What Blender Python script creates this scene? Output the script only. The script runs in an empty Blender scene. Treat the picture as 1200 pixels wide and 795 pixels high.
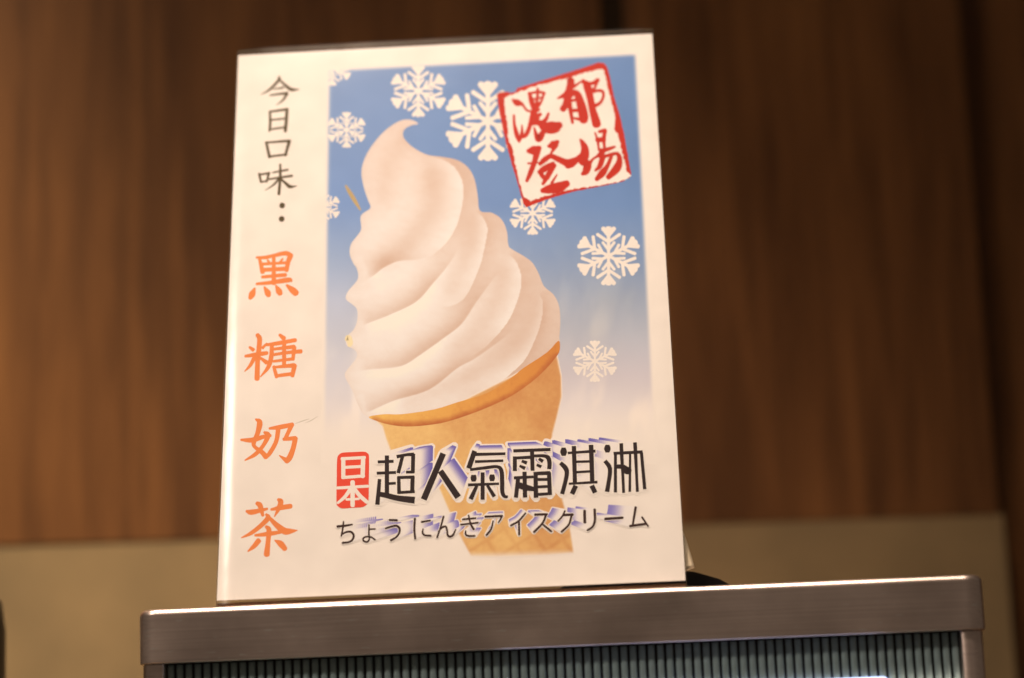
import bpy, math, random
import numpy as np
from mathutils import Matrix, Vector

random.seed(4)
rng = np.random.default_rng(4)
SC = bpy.context.scene
COL = SC.collection

# ------------------------------------------------------------------ camera
cam_d = bpy.data.cameras.new('camera')
cam = bpy.data.objects.new('camera', cam_d)
COL.objects.link(cam)
YAW, PITCH, ROLL = -0.042365, 0.195955, -0.039055
fwd = Vector((math.sin(YAW) * math.cos(PITCH), math.cos(YAW) * math.cos(PITCH), math.sin(PITCH)))
rt = Vector((math.cos(YAW), -math.sin(YAW), 0))
up = rt.cross(fwd)
cr, sr = math.cos(ROLL), math.sin(ROLL)
right = cr * rt + sr * up
upv = -sr * rt + cr * up
m = Matrix((right, upv, -fwd)).transposed().to_4x4()
m.translation = (0.076834, -1.058582, -0.096950)
cam.matrix_world = m
cam_d.sensor_width = 36
cam_d.lens = 83.546
cam_d.clip_start = 0.02
cam_d.clip_end = 50
cam_d.dof.use_dof = True
cam_d.dof.focus_distance = 1.10
cam_d.dof.aperture_fstop = 3.5
cam_d.dof.aperture_blades = 7
SC.camera = cam

# ------------------------------------------------------------------ world and lamps
w = bpy.data.worlds.new('World')
SC.world = w
w.use_nodes = True
bg = w.node_tree.nodes['Background']
bg.inputs[0].default_value = (1.0, 0.74, 0.56, 1)
bg.inputs[1].default_value = 0.07


def spot(name, loc, target, power, size, blend, radius, color):
    d = bpy.data.lights.new(name, 'SPOT')
    d.energy = power
    d.spot_size = math.radians(size)
    d.spot_blend = blend
    d.shadow_soft_size = radius
    d.color = color
    o = bpy.data.objects.new(name, d)
    COL.objects.link(o)
    o.location = loc
    o.rotation_euler = (Vector(target) - Vector(loc)).to_track_quat('-Z', 'Y').to_euler()
    return o


spot('ceiling_spotlight', (-0.18, -0.50, 1.60), (0.02, 0.10, 0.01), 132, 39, 1.0, 0.10, (1.0, 0.755, 0.59))
spot('ceiling_spotlight', (-0.80, 0.0, 1.60), (-0.30, 0.48, -0.50), 350, 31, 1.0, 0.10, (1.0, 0.78, 0.55))


def area(name, loc, target, power, sx, sy, spread, color):
    d = bpy.data.lights.new(name, 'AREA')
    d.shape = 'RECTANGLE'
    d.energy = power
    d.size, d.size_y = sx, sy
    d.spread = math.radians(spread)
    d.color = color
    o = bpy.data.objects.new(name, d)
    COL.objects.link(o)
    o.location = loc
    o.rotation_euler = (Vector(target) - Vector(loc)).to_track_quat('-Z', 'Y').to_euler()
    return o


area('ceiling_panel_light', (-0.10, -0.25, 1.30), (0.0, -0.02, 0.0), 2.0, .9, .5, 52, (1.0, 0.78, 0.63))
area('room_ceiling_light', (-1.9, -2.0, 2.3), (0.0, 0.0, 0.0), 9, .4, .4, 120, (1.0, 0.80, 0.66))

SC.view_settings.view_transform = 'Standard'
SC.view_settings.look = 'None'
SC.view_settings.exposure = 0.0
SC.view_settings.gamma = 1.0
SC.view_settings.use_curve_mapping = False
SC.render.engine = 'CYCLES'
SC.cycles.use_denoising = True
SC.cycles.max_bounces = 8
SC.cycles.transparent_max_bounces = 16


# ------------------------------------------------------------------ helpers
def lin(c):
    c = np.asarray(c, float) / 255.0
    return np.where(c <= 0.04045, c / 12.92, ((c + 0.055) / 1.055) ** 2.4)


PAPER_SEEN = lin((248, 222, 196))


def ink(c):
    """reflectance of a printed colour, from the tone it has beside the warm-lit paper"""
    return np.clip(lin(c) / PAPER_SEEN * 0.80, 0.004, 0.86)


def nodes_of(name):
    mt = bpy.data.materials.new(name)
    mt.use_nodes = True
    return mt, mt.node_tree.nodes, mt.node_tree.links, mt.node_tree.nodes['Principled BSDF']


def flat_mat(name, rgb, rough=0.5, spec=0.3):
    mt, n, l, b = nodes_of(name)
    tc = n.new('ShaderNodeTexCoord')
    nz = n.new('ShaderNodeTexNoise')
    nz.inputs['Scale'].default_value = 60
    nz.inputs['Detail'].default_value = 4
    l.new(tc.outputs['Object'], nz.inputs['Vector'])
    mx = n.new('ShaderNodeMixRGB')
    mx.blend_type = 'MULTIPLY'
    mx.inputs[1].default_value = (*rgb, 1)
    rp = n.new('ShaderNodeValToRGB')
    rp.color_ramp.elements[0].position = .3
    rp.color_ramp.elements[0].color = (.955, .955, .955, 1)
    rp.color_ramp.elements[1].position = .7
    rp.color_ramp.elements[1].color = (1.04, 1.04, 1.04, 1)
    l.new(nz.outputs['Fac'], rp.inputs[0])
    l.new(rp.outputs[0], mx.inputs[2])
    mx.inputs[0].default_value = 1
    l.new(mx.outputs[0], b.inputs['Base Color'])
    b.inputs['Roughness'].default_value = rough
    b.inputs['Specular IOR Level'].default_value = spec
    return mt


def print_mat(name):
    """ink laid down in continuous tone (per-vertex ink colour)"""
    mt, n, l, b = nodes_of(name)
    a = n.new('ShaderNodeAttribute')
    a.attribute_name = 'ink'
    l.new(a.outputs['Color'], b.inputs['Base Color'])
    b.inputs['Roughness'].default_value = .6
    b.inputs['Specular IOR Level'].default_value = .08
    return mt


def mesh_obj(name, verts, faces, mat, parent=None, smooth=False, cols=None):
    me = bpy.data.meshes.new(name)
    me.from_pydata([tuple(map(float, v)) for v in verts], [], [tuple(map(int, f)) for f in faces])
    me.update()
    if mat is not None:
        me.materials.append(mat)
    if smooth:
        me.polygons.foreach_set('use_smooth', [True] * len(me.polygons))
    if cols is not None:
        at = me.color_attributes.new('ink', 'FLOAT_COLOR', 'POINT')
        c = np.ones((len(verts), 4), np.float32)
        c[:, :3] = cols
        at.data.foreach_set('color', c.ravel())
    o = bpy.data.objects.new(name, me)
    COL.objects.link(o)
    if parent:
        o.parent = parent
    return o


def tag(o, label, cat=None, kind=None, group=None):
    if label:
        o['label'] = label
    if cat:
        o['category'] = cat
    if kind:
        o['kind'] = kind
    if group:
        o['group'] = group
    return o


def empty(name, loc=(0, 0, 0), rot=(0, 0, 0)):
    o = bpy.data.objects.new(name, None)
    o.empty_display_size = .02
    COL.objects.link(o)
    o.location = loc
    o.rotation_euler = rot
    return o


def box(x0, x1, y0, y1, z0, z1):
    v = [(x, y, z) for x in (x0, x1) for y in (y0, y1) for z in (z0, z1)]
    f = [(0, 1, 3, 2), (4, 6, 7, 5), (0, 4, 5, 1), (2, 3, 7, 6), (0, 2, 6, 4), (1, 5, 7, 3)]
    return v, f


def bevel(o, wd, seg=3):
    b = o.modifiers.new('bevel', 'BEVEL')
    b.width = wd
    b.segments = seg
    b.limit_method = 'ANGLE'
    return o


def lathe(profile, seg=48):
    v, f = [], []
    for (r, z) in profile:
        for k in range(seg):
            a = 2 * math.pi * k / seg
            v.append((r * math.cos(a), r * math.sin(a), z))
    for i in range(len(profile) - 1):
        for k in range(seg):
            k2 = (k + 1) % seg
            f.append((i * seg + k, i * seg + k2, (i + 1) * seg + k2, (i + 1) * seg + k))
    f.append(tuple(range(seg))[::-1])
    f.append(tuple((len(profile) - 1) * seg + k for k in range(seg)))
    return v, f


# ------------------------------------------------------------------ surface materials
def wood_material():
    mt, n, l, b = nodes_of('walnut_veneer')
    tc = n.new('ShaderNodeTexCoord')

    def mapped(s, loc=(0, 0, 0)):
        mp = n.new('ShaderNodeMapping')
        mp.inputs['Scale'].default_value = s
        mp.inputs['Location'].default_value = loc
        l.new(tc.outputs['Object'], mp.inputs['Vector'])
        return mp
    mp = mapped((1, 1, .16), (.3, 0, .4))
    warp = n.new('ShaderNodeTexNoise')
    warp.inputs['Scale'].default_value = 11
    warp.inputs['Detail'].default_value = 3
    l.new(mp.outputs[0], warp.inputs['Vector'])
    mul = n.new('ShaderNodeMath')
    mul.operation = 'MULTIPLY'
    mul.inputs[1].default_value = 26
    l.new(warp.outputs['Fac'], mul.inputs[0])
    sn = n.new('ShaderNodeMath')
    sn.operation = 'SINE'
    l.new(mul.outputs[0], sn.inputs[0])
    mp2 = mapped((1, 1, .06), (.1, 0, .2))
    st = n.new('ShaderNodeTexNoise')
    st.inputs['Scale'].default_value = 90
    st.inputs['Detail'].default_value = 5
    st.inputs['Roughness'].default_value = .6
    l.new(mp2.outputs[0], st.inputs['Vector'])
    mp3 = mapped((1, 1, .25), (.7, 0, .9))
    bl = n.new('ShaderNodeTexNoise')
    bl.inputs['Scale'].default_value = 9
    bl.inputs['Detail'].default_value = 3
    l.new(mp3.outputs[0], bl.inputs['Vector'])
    m1 = n.new('ShaderNodeMath')
    m1.operation = 'MULTIPLY_ADD'
    l.new(sn.outputs[0], m1.inputs[0])
    m1.inputs[1].default_value = .055
    l.new(st.outputs['Fac'], m1.inputs[2])
    m2 = n.new('ShaderNodeMath')
    m2.operation = 'MULTIPLY_ADD'
    l.new(bl.outputs['Fac'], m2.inputs[0])
    m2.inputs[1].default_value = .55
    l.new(m1.outputs[0], m2.inputs[2])
    rp = n.new('ShaderNodeValToRGB')
    e = rp.color_ramp.elements
    e[0].position = .50
    e[0].color = (.082, .034, .0112, 1)
    e[1].position = 1.0
    e[1].color = (.215, .094, .029, 1)
    k = e.new(.68)
    k.color = (.128, .054, .017, 1)
    k = e.new(.84)
    k.color = (.175, .075, .0235, 1)
    l.new(m2.outputs[0], rp.inputs[0])
    l.new(rp.outputs[0], b.inputs['Base Color'])
    b.inputs['Roughness'].default_value = .48
    b.inputs['Specular IOR Level'].default_value = .25
    bp = n.new('ShaderNodeBump')
    bp.inputs['Strength'].default_value = .08
    bp.inputs['Distance'].default_value = .001
    l.new(st.outputs['Fac'], bp.inputs['Height'])
    l.new(bp.outputs[0], b.inputs['Normal'])
    return mt


def plaster_material():
    mt, n, l, b = nodes_of('beige_plaster')
    tc = n.new('ShaderNodeTexCoord')
    nz = n.new('ShaderNodeTexNoise')
    nz.inputs['Scale'].default_value = 14
    nz.inputs['Detail'].default_value = 6
    l.new(tc.outputs['Object'], nz.inputs['Vector'])
    rp = n.new('ShaderNodeValToRGB')
    rp.color_ramp.elements[0].position = .3
    rp.color_ramp.elements[0].color = (.195, .138, .064, 1)
    rp.color_ramp.elements[1].position = .7
    rp.color_ramp.elements[1].color = (.285, .200, .092, 1)
    l.new(nz.outputs['Fac'], rp.inputs[0])
    l.new(rp.outputs[0], b.inputs['Base Color'])
    b.inputs['Roughness'].default_value = .8
    return mt


def steel_material():
    mt, n, l, b = nodes_of('brushed_stainless')
    b.inputs['Metallic'].default_value = 1
    tc = n.new('ShaderNodeTexCoord')
    mp = n.new('ShaderNodeMapping')
    mp.inputs['Scale'].default_value = (4, 200, 500)
    l.new(tc.outputs['Object'], mp.inputs['Vector'])
    nz = n.new('ShaderNodeTexNoise')
    nz.inputs['Scale'].default_value = 3
    nz.inputs['Detail'].default_value = 5
    l.new(mp.outputs[0], nz.inputs['Vector'])
    # smudges
    nz2 = n.new('ShaderNodeTexNoise')
    nz2.inputs['Scale'].default_value = 22
    nz2.inputs['Detail'].default_value = 5
    l.new(tc.outputs['Object'], nz2.inputs['Vector'])
    rp = n.new('ShaderNodeValToRGB')
    rp.color_ramp.elements[0].position = .32
    rp.color_ramp.elements[0].color = (.66, .55, .49, 1)
    rp.color_ramp.elements[1].position = .72
    rp.color_ramp.elements[1].color = (1.0, .86, .77, 1)
    add = n.new('ShaderNodeMath')
    add.operation = 'MULTIPLY_ADD'
    add.inputs[1].default_value = .45
    sc_ = n.new('ShaderNodeMath')
    sc_.operation = 'MULTIPLY'
    sc_.inputs[1].default_value = .55
    l.new(nz2.outputs['Fac'], sc_.inputs[0])
    l.new(nz.outputs['Fac'], add.inputs[0])
    l.new(sc_.outputs[0], add.inputs[2])
    l.new(add.outputs[0], rp.inputs[0])
    mp4 = n.new('ShaderNodeMapping')
    mp4.inputs['Scale'].default_value = (110, 60, 900)
    mp4.inputs['Rotation'].default_value = (0, .06, 0)
    l.new(tc.outputs['Object'], mp4.inputs['Vector'])
    nz4 = n.new('ShaderNodeTexNoise')
    nz4.inputs['Scale'].default_value = 1
    nz4.inputs['Detail'].default_value = 2
    l.new(mp4.outputs[0], nz4.inputs['Vector'])
    r4 = n.new('ShaderNodeValToRGB')
    r4.color_ramp.elements[0].position = .665
    r4.color_ramp.elements[0].color = (0, 0, 0, 1)
    r4.color_ramp.elements[1].position = .74
    r4.color_ramp.elements[1].color = (1, 1, 1, 1)
    l.new(nz4.outputs['Fac'], r4.inputs[0])
    mx4 = n.new('ShaderNodeMixRGB')
    mx4.inputs[2].default_value = (.95, .92, .86, 1)
    l.new(r4.outputs[0], mx4.inputs[0])
    l.new(rp.outputs[0], mx4.inputs[1])
    l.new(mx4.outputs[0], b.inputs['Base Color'])
    rr = n.new('ShaderNodeMapRange')
    rr.inputs['To Min'].default_value = .22
    rr.inputs['To Max'].default_value = .42
    l.new(nz2.outputs['Fac'], rr.inputs['Value'])
    l.new(rr.outputs[0], b.inputs['Roughness'])
    bp = n.new('ShaderNodeBump')
    bp.inputs['Strength'].default_value = .12
    bp.inputs['Distance'].default_value = .0004
    l.new(nz.outputs['Fac'], bp.inputs['Height'])
    l.new(bp.outputs[0], b.inputs['Normal'])
    return mt


def acrylic_material():
    """thin clear sheet: see-through, with a faint surface gloss"""
    mt, n, l, b = nodes_of('clear_acrylic')
    n.remove(b)
    out = n['Material Output']
    tr = n.new('ShaderNodeBsdfTransparent')
    tr.inputs[0].default_value = (.975, .97, .955, 1)
    gl = n.new('ShaderNodeBsdfGlossy')
    gl.inputs['Roughness'].default_value = .17
    lw = n.new('ShaderNodeLayerWeight')
    lw.inputs['Blend'].default_value = .5
    pw_ = n.new('ShaderNodeMath')
    pw_.operation = 'POWER'
    pw_.inputs[1].default_value = 4.5
    l.new(lw.outputs['Facing'], pw_.inputs[0])
    fr = n.new('ShaderNodeMath')
    fr.operation = 'MULTIPLY_ADD'
    fr.inputs[1].default_value = .5
    fr.inputs[2].default_value = .022
    l.new(pw_.outputs[0], fr.inputs[0])
    tc = n.new('ShaderNodeTexCoord')
    nz = n.new('ShaderNodeTexNoise')
    nz.inputs['Scale'].default_value = 18
    nz.inputs['Detail'].default_value = 3
    l.new(tc.outputs['Object'], nz.inputs['Vector'])
    bp = n.new('ShaderNodeBump')
    bp.inputs['Strength'].default_value = .2
    bp.inputs['Distance'].default_value = .003
    l.new(nz.outputs['Fac'], bp.inputs['Height'])
    l.new(bp.outputs[0], gl.inputs['Normal'])
    mx = n.new('ShaderNodeMixShader')
    l.new(fr.outputs[0], mx.inputs[0])
    l.new(tr.outputs[0], mx.inputs[1])
    l.new(gl.outputs[0], mx.inputs[2])
    l.new(mx.outputs[0], out.inputs['Surface'])
    return mt


WOOD = wood_material()
PLASTER = plaster_material()
STEEL = steel_material()
ACRYLIC = acrylic_material()
EDGE = flat_mat('acrylic_cut_edge', (.72, .66, .50), .22, .5)
EDGE_DARK = flat_mat('acrylic_top_edge', (.20, .17, .10), .18, .6)
RIDGE = flat_mat('grey_green_ridged_plastic', (.44, .61, .63), .6, .2)
GROOVE = flat_mat('dark_groove_plastic', (.018, .019, .022), .6, .3)
BLACK = flat_mat('black_plastic', (.003, .003, .003), .7, .1)
DARKPOT = flat_mat('dark_brown_plastic', (.018, .014, .008), .5, .3)
GAP = flat_mat('dark_backing_board', (.03, .018, .009), .8, .1)
COUNTER = flat_mat('counter_laminate', (.22, .16, .10), .4, .3)

# ------------------------------------------------------------------ setting: wall and counter
WR = (0, 0, math.radians(6.5))
wall = mesh_obj('wall', *box(-1.3, .3385, .012, .10, -.6, .0865), PLASTER)
wall.location = (0, .5, 0)
wall.rotation_euler = WR
tag(wall, 'beige plastered lower wall under the wood cladding', kind='structure')
back = mesh_obj('backing_board', *box(-1.3, .3345, .014, .10, .0885, 1.1), GAP, wall)
p1 = bevel(mesh_obj('wood_panel', *box(-1.29, .0815, .0113, .013, .0862, 1.1), WOOD, wall), .0008)
p2 = bevel(mesh_obj('wood_panel', *box(.0985, .3352, .0113, .013, .0862, 1.1), WOOD, wall), .0008)
p2.data = p2.data.copy()
side = mesh_obj('wall_recess', *box(.20, 1.2, .034, .064, -.6, 1.1), WOOD)
side.location = (0, .5, 0)
side.rotation_euler = WR
tag(side, 'dark wood clad wall set back beyond the panel end', kind='structure')
counter = mesh_obj('counter', *box(-1.0, 1.0, -.12, .38, -.49, -.45), COUNTER)
bevel(counter, .003)
tag(counter, 'counter top carrying the machine', kind='structure')

# ------------------------------------------------------------------ the machine
X0, X1, YF, YB = -.1392, .2348, -.0095, .34
ZT = -.0030
machine = empty('ice_cream_machine', (0.0478, .16, -.45))
tag(machine, 'dispenser cabinet with brushed steel top rim and ridged grey-green front', 'machine')


def mpart(name, v, f, mat, smooth=False, parent=None):
    o = mesh_obj(name, [(a - .0478, b - .16, c + .45) for a, b, c in v], f, mat, parent or machine, smooth)
    return o


def rounded_loop(x0, x1, y0, y1, r, seg=8):
    pts = []
    for (cx, cy, a0) in ((x0 + r, y0 + r, 180), (x1 - r, y0 + r, 270), (x1 - r, y1 - r, 0), (x0 + r, y1 - r, 90)):
        for k in range(seg + 1):
            a = math.radians(a0 + 90 * k / seg)
            pts.append((cx + r * math.cos(a), cy + r * math.sin(a)))
    return pts


# steel rim: rounded corners, rolled upper edge, closed top
zb = ZT - .0240
prof = [(0.0018, zb + .0004), (.0, zb)]
prof = [(.0045, zb), (.0003, zb), (0, zb + .0005)]
rr = .0028
for k in range(7):
    a = math.radians(90 * k / 6)
    prof.append((rr * (1 - math.cos(a)), ZT - rr + rr * math.sin(a)))
V, F = [], []
for (ins, z) in prof:
    for (x, y) in rounded_loop(X0 + ins, X1 - ins, YF + ins, YB - ins, .0085 - min(ins, .006)):
        V.append((x, y, z))
N = len(V) // len(prof)
for i in range(len(prof) - 1):
    for k in range(N):
        k2 = (k + 1) % N
        F.append((i * N + k, i * N + k2, (i + 1) * N + k2, (i + 1) * N + k))
F.append(tuple((len(prof) - 1) * N + k for k in range(N)))
rim = mpart('top_rim', V, F, STEEL, True)
rim.modifiers.new('ws', 'WEIGHTED_NORMAL')
# cabinet carcass behind the front
mpart('cabinet', *box(X0 + .003, X1 - .003, YF + .0075, YB - .004, -.45, ZT - .012), GROOVE)
# corner posts (quarter-round steel)
for (xa, s) in ((X0 + .0014, 1), (X1 - .0014, -1)):
    V, F = [], []
    pw, r = .0104, .007
    pts = [(pw, .0030)]
    for k in range(9):
        a = math.radians(270 - 90 * k / 8)
        pts.append((r + r * math.cos(a), .0014 + r + r * math.sin(a)))
    pts += [(0, .03), (pw, .03)]
    pts.insert(1, (pw - .0006, .0014))
    for z in (-.445, zb - .0004):
        for (px, py) in pts:
            V.append((xa + s * px, YF + py, z))
    n_ = len(pts)
    for k in range(n_):
        k2 = (k + 1) % n_
        q_ = (k, k2, n_ + k2, n_ + k)
        F.append(q_ if s < 0 else q_[::-1])
    F.append(tuple(range(n_)))
    F.append(tuple(range(n_, 2 * n_)))
    mpart('corner_post', V, F, STEEL, True).modifiers.new('ws', 'WEIGHTED_NORMAL')
# ridged front: one half-round rib after another
xa, xb = X0 + .0118, X1 - .0118
nr = 87
pitch = (xb - xa) / nr
pr = []
for k in range(7):
    a = math.radians(180 - 30 * k)
    pr.append((.00142 * math.cos(a), -.0011 * math.sin(a)))
RV = [(x, y, z) for z in (-.44, zb - .0006) for (x, y) in pr]
RF = [(k, k + 1, 7 + k + 1, 7 + k) for k in range(6)] + [tuple(range(7))[::-1], tuple(range(7, 14))]
rib0 = None
for i in range(nr):
    x = xa + pitch * (i + .5)
    if rib0 is None:
        rib0 = mesh_obj('rib', RV, RF, RIDGE, machine, True)
        o = rib0
    else:
        o = rib0.copy()
        COL.objects.link(o)
    o.location = (x - .0478, YF + .0074 - .16, .45)
# lit display, its top edge just entering the frame
scr, n, l, b = nodes_of('lit_display')
b.inputs['Base Color'].default_value = (.5, .55, .7, 1)
b.inputs['Emission Color'].default_value = (.50, .60, 1.0, 1)
b.inputs['Emission Strength'].default_value = 2.2
dz = -.0456
fr_v, fr_f = [], []
lp = rounded_loop(.02, .1905, dz - .06, dz, .0022, 6)
for yy in (YF + .0035, YF + .0075):
    fr_v += [(x, yy, z) for x, z in lp]
nn = len(lp)
fr_f = [tuple(range(nn)), tuple(range(nn, 2 * nn))[::-1]] + [(k, (k + 1) % nn, nn + (k + 1) % nn, nn + k) for k in range(nn)]
disp = mpart('display', fr_v, fr_f, scr)
tag(disp, 'glowing blue-white display panel')

# black lid on the machine top, behind the poster
lid = mesh_obj('lid', *lathe([(.050, 0), (.050, .0015), (.046, .0055), (.038, .0105), (.028, .0140), (.014, .0160), (.003, .0165)], 48), BLACK, None, True)
lid.location = (.0860, .085, ZT)
tag(lid, 'black domed lid lying on the machine top behind the poster', 'lid')

# dark container beside the machine
pot = mesh_obj('container', *lathe([(.060, 0), (.062, .004), (.062, .455), (.060, .470), (.054, .479), (.030, .485), (.002, .486)], 48), DARKPOT, None, True)
pot.location = (-.3062, .16, -.45)
tag(pot, 'dark tall rounded container standing beside the machine against the beige wall', 'container')

# ------------------------------------------------------------------ sign holder and poster frame
LEAN = 0.297749
PW, PH = .21, .297
RX = math.pi / 2 - LEAN
holder = empty('sign_holder', (0, 0, ZT))
tag(holder, 'clear acrylic stand-up sign holder leaning back on the machine top', 'sign holder')
Vv = Vector((0, math.sin(LEAN), math.cos(LEAN)))
Nn = Vector((0, -math.cos(LEAN), math.sin(LEAN)))


def to_world(u, v, w_):
    p = Vector((u, 0, 0)) + Vv * v + Nn * w_
    return (p.x, p.y, p.z - ZT)


def sheet(name, u0, u1, v0, v1, w0, w1):
    v, f = box(u0, u1, v0, v1, w0, w1)
    o = mesh_obj(name, [to_world(*p) for p in v], f, ACRYLIC, holder)
    me = o.data
    me.materials.append(EDGE)
    me.materials.append(EDGE_DARK)
    # box faces: 0 -u, 1 +u, 2 bottom, 3 top, 4 back, 5 front
    for i in (0, 1):
        me.polygons[i].material_index = 1
    me.polygons[3].material_index = 2
    return o


# front sleeve: soft clear plastic that rolls back along both long edges
NU, NV = 48, 24
SV, SF = [], []
for lay in (0, -.0005):
    for j in range(NV + 1):
        v = -.0020 + .3012 * j / NV
        for i in range(NU + 1):
            t = i / NU
            u = -.1054 + .2108 * (.5 - .5 * math.cos(math.pi * t))
            dl, dr = u + .1054, .1054 - u
            w_ = .0026
            w_ -= .0021 * max(0, 1 - dl / .013) ** 2 + .0018 * max(0, 1 - dr / .006) ** 2
            w_ += .00012 * math.sin(u * 61 + v * 23) + .00010 * math.sin(v * 47 - u * 19)
            SV.append(to_world(u, v, w_ + lay))
n1 = (NU + 1) * (NV + 1)
for j in range(NV):
    for i in range(NU):
        a0 = j * (NU + 1) + i
        SF.append((a0, a0 + 1, a0 + NU + 2, a0 + NU + 1))
        SF.append((n1 + a0 + NU + 1, n1 + a0 + NU + 2, n1 + a0 + 1, n1 + a0))
ring_ = [j * (NU + 1) for j in range(NV + 1)]
SE = len(SF)
for col_ in (0, NU):
    for j in range(NV):
        a0, a1 = j * (NU + 1) + col_, (j + 1) * (NU + 1) + col_
        k0 = len(SV)
        SV += [SV[a0], SV[a1], SV[n1 + a1], SV[n1 + a0]]
        SF.append((k0, k0 + 1, k0 + 2, k0 + 3))
fs = mesh_obj('front_sheet', SV, SF, ACRYLIC, holder, True)
fs.data.materials.append(EDGE)
for k in range(SE, len(SF)):
    fs.data.polygons[k].material_index = 1 if k < SE + 2 * NV else 0
    fs.data.polygons[k].use_smooth = False
sheet('back_sheet', -.1052, .1052, -.0020, .3004, -.0026, -.0008)
base = mesh_obj('base_plate', *box(-.1052, .1052, .0010, .075, 0.0, .0024), flat_mat('acrylic_base', (.16, .09, .05), .25, .5), holder)
bevel(base, .0006)
# fold of clear tape bulging out at the lower right edge
tv, tf = [], []
tn = 14
for i in range(tn + 1):
    s = i / tn
    z = .006 + .0185 * (1 - s) ** 1 + .0
    zz = .0055 + .0200 * s
    bul = .0026 * math.sin(math.pi * min(1, (1 - s) ** .62 * 1.0)) ** .8 if 0 < s < 1 else 0
    bul = max(0, .0052 * (1 - s) ** .75 * min(1, s * 14))
    yb_ = .004 + zz * math.tan(LEAN)
    for (dx, dy) in ((-.003, .006), (bul * .55, .002), (bul, .005), (bul * .6, .010), (-.003, .012)):
        tv.append((.1046 + dx, yb_ + dy, zz - ZT))
for i in range(tn):
    for k in range(4):
        tf.append((i * 5 + k, i * 5 + k + 1, i * 5 + 5 + k + 1, i * 5 + 5 + k))
mesh_obj('tape_fold', tv, tf, flat_mat('yellowed_tape', (.72, .64, .46), .3, .4), holder, True)

poster = empty('poster', (0, 0, 0), (RX, 0, 0))
tag(poster, 'laminated soft serve ice cream poster with orange and black lettering and a red stamp', 'poster')

# the artwork was measured off a slanted view; this rectifies it to the flat sheet
SRC = [(279, 65), (764.5, 39), (804, 682), (253.5, 705)]
DST = [(-PW / 2, PH), (PW / 2, PH), (PW / 2, 0), (-PW / 2, 0)]
A, B = [], []
for (x, y), (u, v) in zip(SRC, DST):
    A.append([x, y, 1, 0, 0, 0, -u * x, -u * y]); B.append(u)
    A.append([0, 0, 0, x, y, 1, -v * x, -v * y]); B.append(v)
HM = np.append(np.linalg.solve(np.array(A, float), np.array(B, float)), 1).reshape(3, 3)


def rect(P):
    P = np.asarray(P, float)
    Q = np.c_[P[:, 0], P[:, 1], np.ones(len(P))] @ HM.T
    return Q[:, :2] / Q[:, 2:]


LAY = 0.8e-5          # one ink layer


def art(name, P, faces, z, mat, parent, cols=None):
    """flat printed shape: drawing points -> sheet; z per point or one value (in layers)"""
    uv = rect(P)
    zz = np.broadcast_to(np.asarray(z, float) * LAY, (len(uv),))
    return mesh_obj(name, np.c_[uv, zz], faces, mat, parent, cols=cols)


def catmull(pts, n=7):
    pts = np.asarray(pts, float)
    if len(pts) < 3:
        return pts
    P = np.vstack([2 * pts[0] - pts[1], pts, 2 * pts[-1] - pts[-2]])
    out = []
    for i in range(1, len(P) - 2):
        p0, p1, p2, p3 = P[i - 1], P[i], P[i + 1], P[i + 2]
        for k in range(n):
            t = k / n
            out.append(.5 * ((2 * p1) + (-p0 + p2) * t + (2 * p0 - 5 * p1 + 4 * p2 - p3) * t * t + (-p0 + 3 * p1 - 3 * p2 + p3) * t ** 3))
    out.append(pts[-1])
    return np.array(out)


def stroke_outline(pts, rnd=True, grow=0.0):
    """closed outline (counter order) of one brush stroke given as (x, y, width)"""
    c = catmull(pts)
    xy, wd = c[:, :2], np.maximum(c[:, 2], 0.3) / 2 + grow
    d = np.gradient(xy, axis=0)
    d /= np.maximum(np.linalg.norm(d, axis=1), 1e-6)[:, None]
    if not rnd and grow:
        xy = xy.copy()
        xy[0] -= d[0] * grow
        xy[-1] += d[-1] * grow
    nrm = np.c_[-d[:, 1], d[:, 0]]
    L, R_ = xy + nrm * wd[:, None], xy - nrm * wd[:, None]
    start, end = [], []
    if rnd:
        for k in range(1, 6):
            a = math.pi * k / 6
            e = .8
            end.append(xy[-1] + nrm[-1] * wd[-1] * math.cos(a) + d[-1] * wd[-1] * math.sin(a) * e)
            start.append(xy[0] - nrm[0] * wd[0] * math.cos(a) - d[0] * wd[0] * math.sin(a) * e)
    return L, R_, start, end


def stroke_mesh(pts, rnd=True, grow=0.0):
    L, R_, s, e = stroke_outline(pts, rnd, grow)
    n = len(L)
    V = list(L) + list(R_)
    F = [(i, i + 1, n + i + 1, n + i) for i in range(n - 1)]
    if s:
        i0 = len(V); V += s
        F.append(tuple([n] + [i0 + k for k in range(len(s))] + [0]))
        i0 = len(V); V += e
        F.append(tuple([n - 1] + [i0 + k for k in range(len(e))] + [2 * n - 1]))
    ring = list(L) + list(e) + list(R_[::-1]) + list(s)
    return np.array(V), F, np.array(ring)


def to_draw(strokes, ox, oy, sc):
    return [[(ox + p[0] / sc, oy + p[1] / sc, p[2] / sc) for p in s] for s in strokes]


def glyph(name, strokes, z, mat, parent, rnd=True, grow=0.0, wmul=1.0):
    V, F, Z, off = [], [], [], 0
    for i, s in enumerate(strokes):
        s = [(p[0], p[1], p[2] * wmul) for p in s]
        v, f, _ = stroke_mesh(s, rnd, grow)
        V.append(v)
        F += [tuple(k + off for k in q) for q in f]
        Z.append(np.full(len(v), z + .04 * i))
        off += len(v)
    return art(name, np.vstack(V), F, np.concatenate(Z), mat, parent)


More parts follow.
